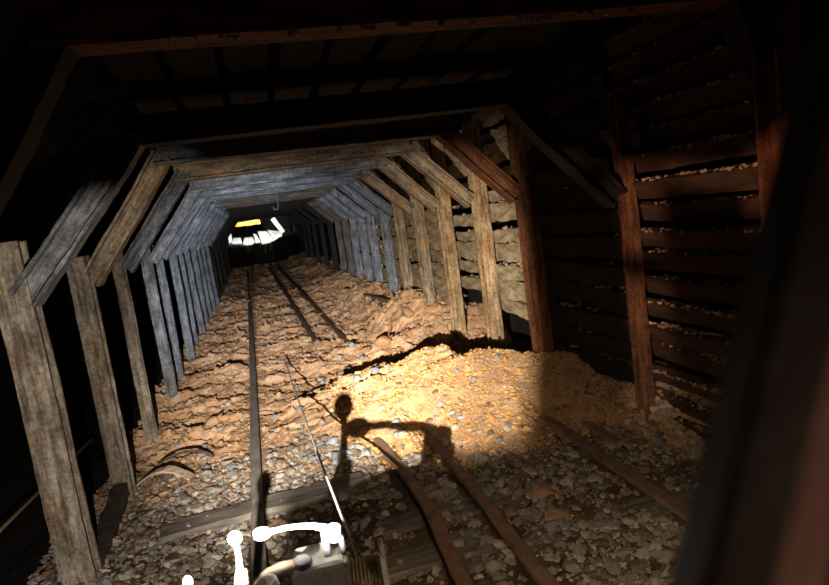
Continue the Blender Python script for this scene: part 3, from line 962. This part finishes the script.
# ------------------------------------------------------------------ steel bar close to the lens
b0, b1 = at(721, 585, 0.13), at(818, 190, 0.13)
ax = (b1 - b0).normalized()
bot = b0 - ax * ((b0.z - 0.02) / ax.z)
top = b1 + ax * 0.35
fb = R @ np.array([0, 0, -1.0])
bar = thing('machine_bar', bot, 'thick dark steel bar close to the camera, blurred across the lower right', 'steel bar')
me = beam_mesh('bar', Vector((0, 0, 0)), top - bot, front=tuple(fb), prof=[(-.006, -.005), (-.005, -.006), (.005, -.006), (.006, -.005), (.006, .006), (-.006, .006)], n=4, jit=0)
obj('bar', me, M['bar_steel'], bar)
s_ = Vector(R @ np.array([1.0, 0, 0])); s_ = (s_ - ax * ax.dot(s_)).normalized()
me = beam_mesh('lit_edge', s_ * 0.0107, top - bot + s_ * 0.0107, front=tuple(fb), prof=[(-.0047, -.003), (.0047, -.003), (.0047, .006), (-.0047, .006)], n=4, jit=0)
obj('lit_edge', me, M['lit_steel'], bar)  # lit side of the bar, brightness held in its colour

# ------------------------------------------------------------------ lamp on the winch that lights the tunnel
LP = Vector((-0.29, 0.58, 1.12))
lamp = thing('headlamp', Vector((LP.x, LP.y, LP.z - 0.09)), 'headlamp with added beam shutters on a stalk beside the winch, throwing the tunnel beam', 'lamp')
O = LP - lamp.location
bowl = [(-0.10, 0.012), (-0.095, 0.03), (-0.08, 0.05), (-0.05, 0.062), (-0.02, 0.066), (-0.02, 0.063), (-0.05, 0.058), (-0.078, 0.046), (-0.09, 0.028), (-0.092, 0.01)]
obj('bowl', lathe_mesh('bowl', bowl, O, (0, 1, 0), 24), M['dark_steel'], lamp)
DS = 0.12                                                     # distance of the shutter from the bulb


def shutter(nm, az0, az1, el0, el1):  # unseen blockers, added to cut the beam to shape
    x0, x1 = math.tan(math.radians(az0)) * DS, math.tan(math.radians(az1)) * DS
    z0, z1 = math.tan(math.radians(el0)) * DS, math.tan(math.radians(el1)) * DS
    obj(nm, box_mesh(nm, O + Vector(((x0 + x1) / 2, DS, (z0 + z1) / 2)), (x1 - x0, 0.004, z1 - z0)), M['dark_steel'], lamp)


# hood: unseen, added to cut the beam; front lip aslant, lower on the right
LIP = [(-60, 8), (-26, 9), (-17, 14.5), (-8, 15.4), (-1.5, 15.2), (2, 13.2), (12, 11.3), (24, 11.6), (40.8, 11.0), (41, 8.8), (53, 8.8), (53.5, 14.5), (62, 14.8)]
vs = []
for az, el in LIP:
    x_, z_ = math.tan(math.radians(az)) * DS, math.tan(math.radians(el)) * DS * math.hypot(1, math.tan(math.radians(az)))
    vs += [(x_, DS, z_), (x_, DS, z_ + 0.003), (x_ * 0.7, -0.03, 0.075), (x_ * 0.7, -0.03, 0.072)]
fs = []
for k in range(len(LIP) - 1):
    for q_ in range(4):
        q2 = (q_ + 1) % 4
        fs.append((k * 4 + q_, k * 4 + q2, k * 4 + 4 + q2, k * 4 + 4 + q_))
fs.append((0, 1, 2, 3)); e_ = 4 * (len(LIP) - 1); fs.append((e_ + 3, e_ + 2, e_ + 1, e_))
obj('added_hood', fix_normals(mesh('added_hood', [O + Vector(v) for v in vs], fs)), M['dark_steel'], lamp)
shutter('added_shutter', -55, 4, -45, -26)
shutter('added_shutter', 4, 62, -45, -19.6)
shutter('added_bar', 30.8, 40.8, -25, 13)
shutter('added_bar', 40.8, 62, -2.2, 1.5)
shutter('added_bar', 53, 62, 1.4, 6.8)
shutter('added_bar', 46, 53.2, -25, 11)
obj('stalk', tube_mesh('stalk', [O + Vector((0, -0.06, -0.06)), O + Vector((0, -0.06, -1.02))], 0.014, 10), M['dark_steel'], lamp)


def spot(name, target, angle, power, col, blend=1.0, rad=0.004):
    l = bpy.data.lights.new(name, 'SPOT')
    l.energy = power; l.color = col; l.spot_size = math.radians(angle); l.spot_blend = blend; l.shadow_soft_size = rad
    o = bpy.data.objects.new(name, l); COL.objects.link(o)
    o.location = LP
    o.rotation_euler = (Vector(target) - LP).to_track_quat('-Z', 'Y').to_euler()
    return o


spot('lamp_wide', (0.3, 6, 0.5), 118, 270, (1.0, 0.90, 0.78), 1.0)
spot('fill_floor', (0.2, 7.4, 0.0), 34, 1900, (1.0, 0.93, 0.85), 1.0)  # added fill to brighten the middle floor
spot('lamp_hot', (1.45, 4.9, 0.65), 38, 1700, (1.0, 0.90, 0.74), 1.0)
spot('lamp_core', (1.0, 5.0, 0.25), 19, 1900, (1.0, 0.93, 0.82), 1.0)
spot('fill_far', (0.6, 16, 1.0), 26, 2900, (0.92, 0.95, 1.0), 1.0)  # added narrow fill to lift the far frames
spot('fill_side', (2.12, 2.55, 1.6), 50, 230, (1.0, 0.58, 0.32), 1.0)  # added warm fill for the near right posts

l = bpy.data.lights.new('fill_bar', 'POINT'); l.energy = 2.2; l.color = (1.0, 0.62, 0.42); l.shadow_soft_size = 0.03  # added weak warm fill beside the near bar, source unseen
o = bpy.data.objects.new('fill_bar', l); COL.objects.link(o); o.location = (0.34, -0.1, 1.38)

l = bpy.data.lights.new('fill_gravel', 'SPOT'); l.energy = 95; l.color = (1.0, 0.78, 0.55); l.spot_size = math.radians(76); l.spot_blend = 1.0; l.shadow_soft_size = 0.02  # added fill for the dim gravel at lower right, source unseen
o = bpy.data.objects.new('fill_gravel', l); COL.objects.link(o); o.location = (0.6, 0.45, 1.12)
o.rotation_euler = (Vector((0.98, 2.45, 0)) - o.location).to_track_quat('-Z', 'Y').to_euler()

# ------------------------------------------------------------------ far end: pale lit boards and an amber beam
YF = 41.0


def ap(px, py, y=YF):
    d = ray(px, py)
    return Vector(CAM + d * (y / d[1]))


pb = thing('board_platform', (0.0, 40, 0.9), 'pale lit boards of a sloping platform at the far end of the tunnel', 'platform')
Tb = Vector((0.0, 40, 0.9))
quads = [[(231.8, 243), (242, 242.8), (240.5, 237.5), (233.5, 238)], [(243.3, 244), (255, 243.3), (252.5, 237), (244.5, 237.8)], [(256.2, 242.6), (260.2, 241.6), (256.3, 234.5), (253.2, 233.5)], [(262, 242.8), (274.2, 240.6), (266.5, 231.2), (257.8, 231.5)], [(275, 239.6), (282.4, 237.6), (281.5, 231.5), (267.5, 230)]]
for k, q in enumerate(quads):
    v0 = [ap(*q[0], 40.2), ap(*q[1], 40.2), ap(*q[2], 41.8), ap(*q[3], 41.8)]
    v1 = [v + Vector((0, 0.03, -0.09)) for v in v0]
    vs = [v - Tb for v in v0 + v1]
    fs = [(0, 1, 2, 3), (7, 6, 5, 4), (0, 4, 5, 1), (1, 5, 6, 2), (2, 6, 7, 3), (3, 7, 4, 0)]
    obj('board', fix_normals(mesh('board', vs, fs)), M['pale'], pb)
tag(obj('white_post', beam_mesh('white_post', ap(231.5, 247), ap(228.6, 229.5), 0.17, 0.12, prof=[(-.1, -.06), (.1, -.06), (.1, .06), (-.1, .06)], n=3, jit=0), M['pale']), 'small white post at the left of the far pale platform', 'post')
tag(obj('leaning_board', beam_mesh('leaning_board', ap(283.2, 232.5), ap(272.5, 218.5), 0.2, 0.1, prof=[(-.13, -.05), (.13, -.05), (.13, .05), (-.13, .05)], n=3, jit=0), M['pale']), 'white board leaning at the right of the far pale platform', 'board')
ab = tag(obj('amber_beam', beam_mesh('amber_beam', ap(233, 225), ap(260, 221.7), 0.2, 0.12, prof=[(-.12, -.06), (.12, -.06), (.12, .06), (-.12, .06)], n=8, jit=0.03, seed=5), M['amber']), 'amber orange beam lit above the far pale platform', 'beam', kind='thing')
for _p in (ap(237, 224.2), ap(256, 222)):
    obj('hanger', tube_mesh('hanger', [_p, _p + Vector((0, 0, 3.1 - _p.z))], 0.012, 6), M['dark_steel'], ab)
fx = ap(257, 214, 39.0)
ft = thing('work_lamp', (fx.x, fx.y, 2.3), 'small work lamp under the roof at the far tunnel end', 'lamp')
obj('hanger', tube_mesh('hanger', [(0, 0, 0.3), (0, 0, 0.62)], 0.012, 8), M['dark_steel'], ft)
obj('lamp_shade', lathe_mesh('lamp_shade', [(0, 0.03), (0.02, 0.05), (0.12, 0.14), (0.12, 0.13), (0.03, 0.045)], (0, 0, 0.3), (0, 0.3, -1), 16), M['dark_steel'], ft)
l = bpy.data.lights.new('work_light', 'SPOT'); l.energy = 700; l.color = (0.95, 0.98, 1.0); l.spot_size = math.radians(110); l.spot_blend = 0.4; l.shadow_soft_size = 0.08
o = bpy.data.objects.new('work_light', l); COL.objects.link(o); o.location = (fx.x, fx.y + 0.06, 2.42)
o.rotation_euler = (Vector((0.2, 41.2, 1.2)) - o.location).to_track_quat('-Z', 'Y').to_euler()
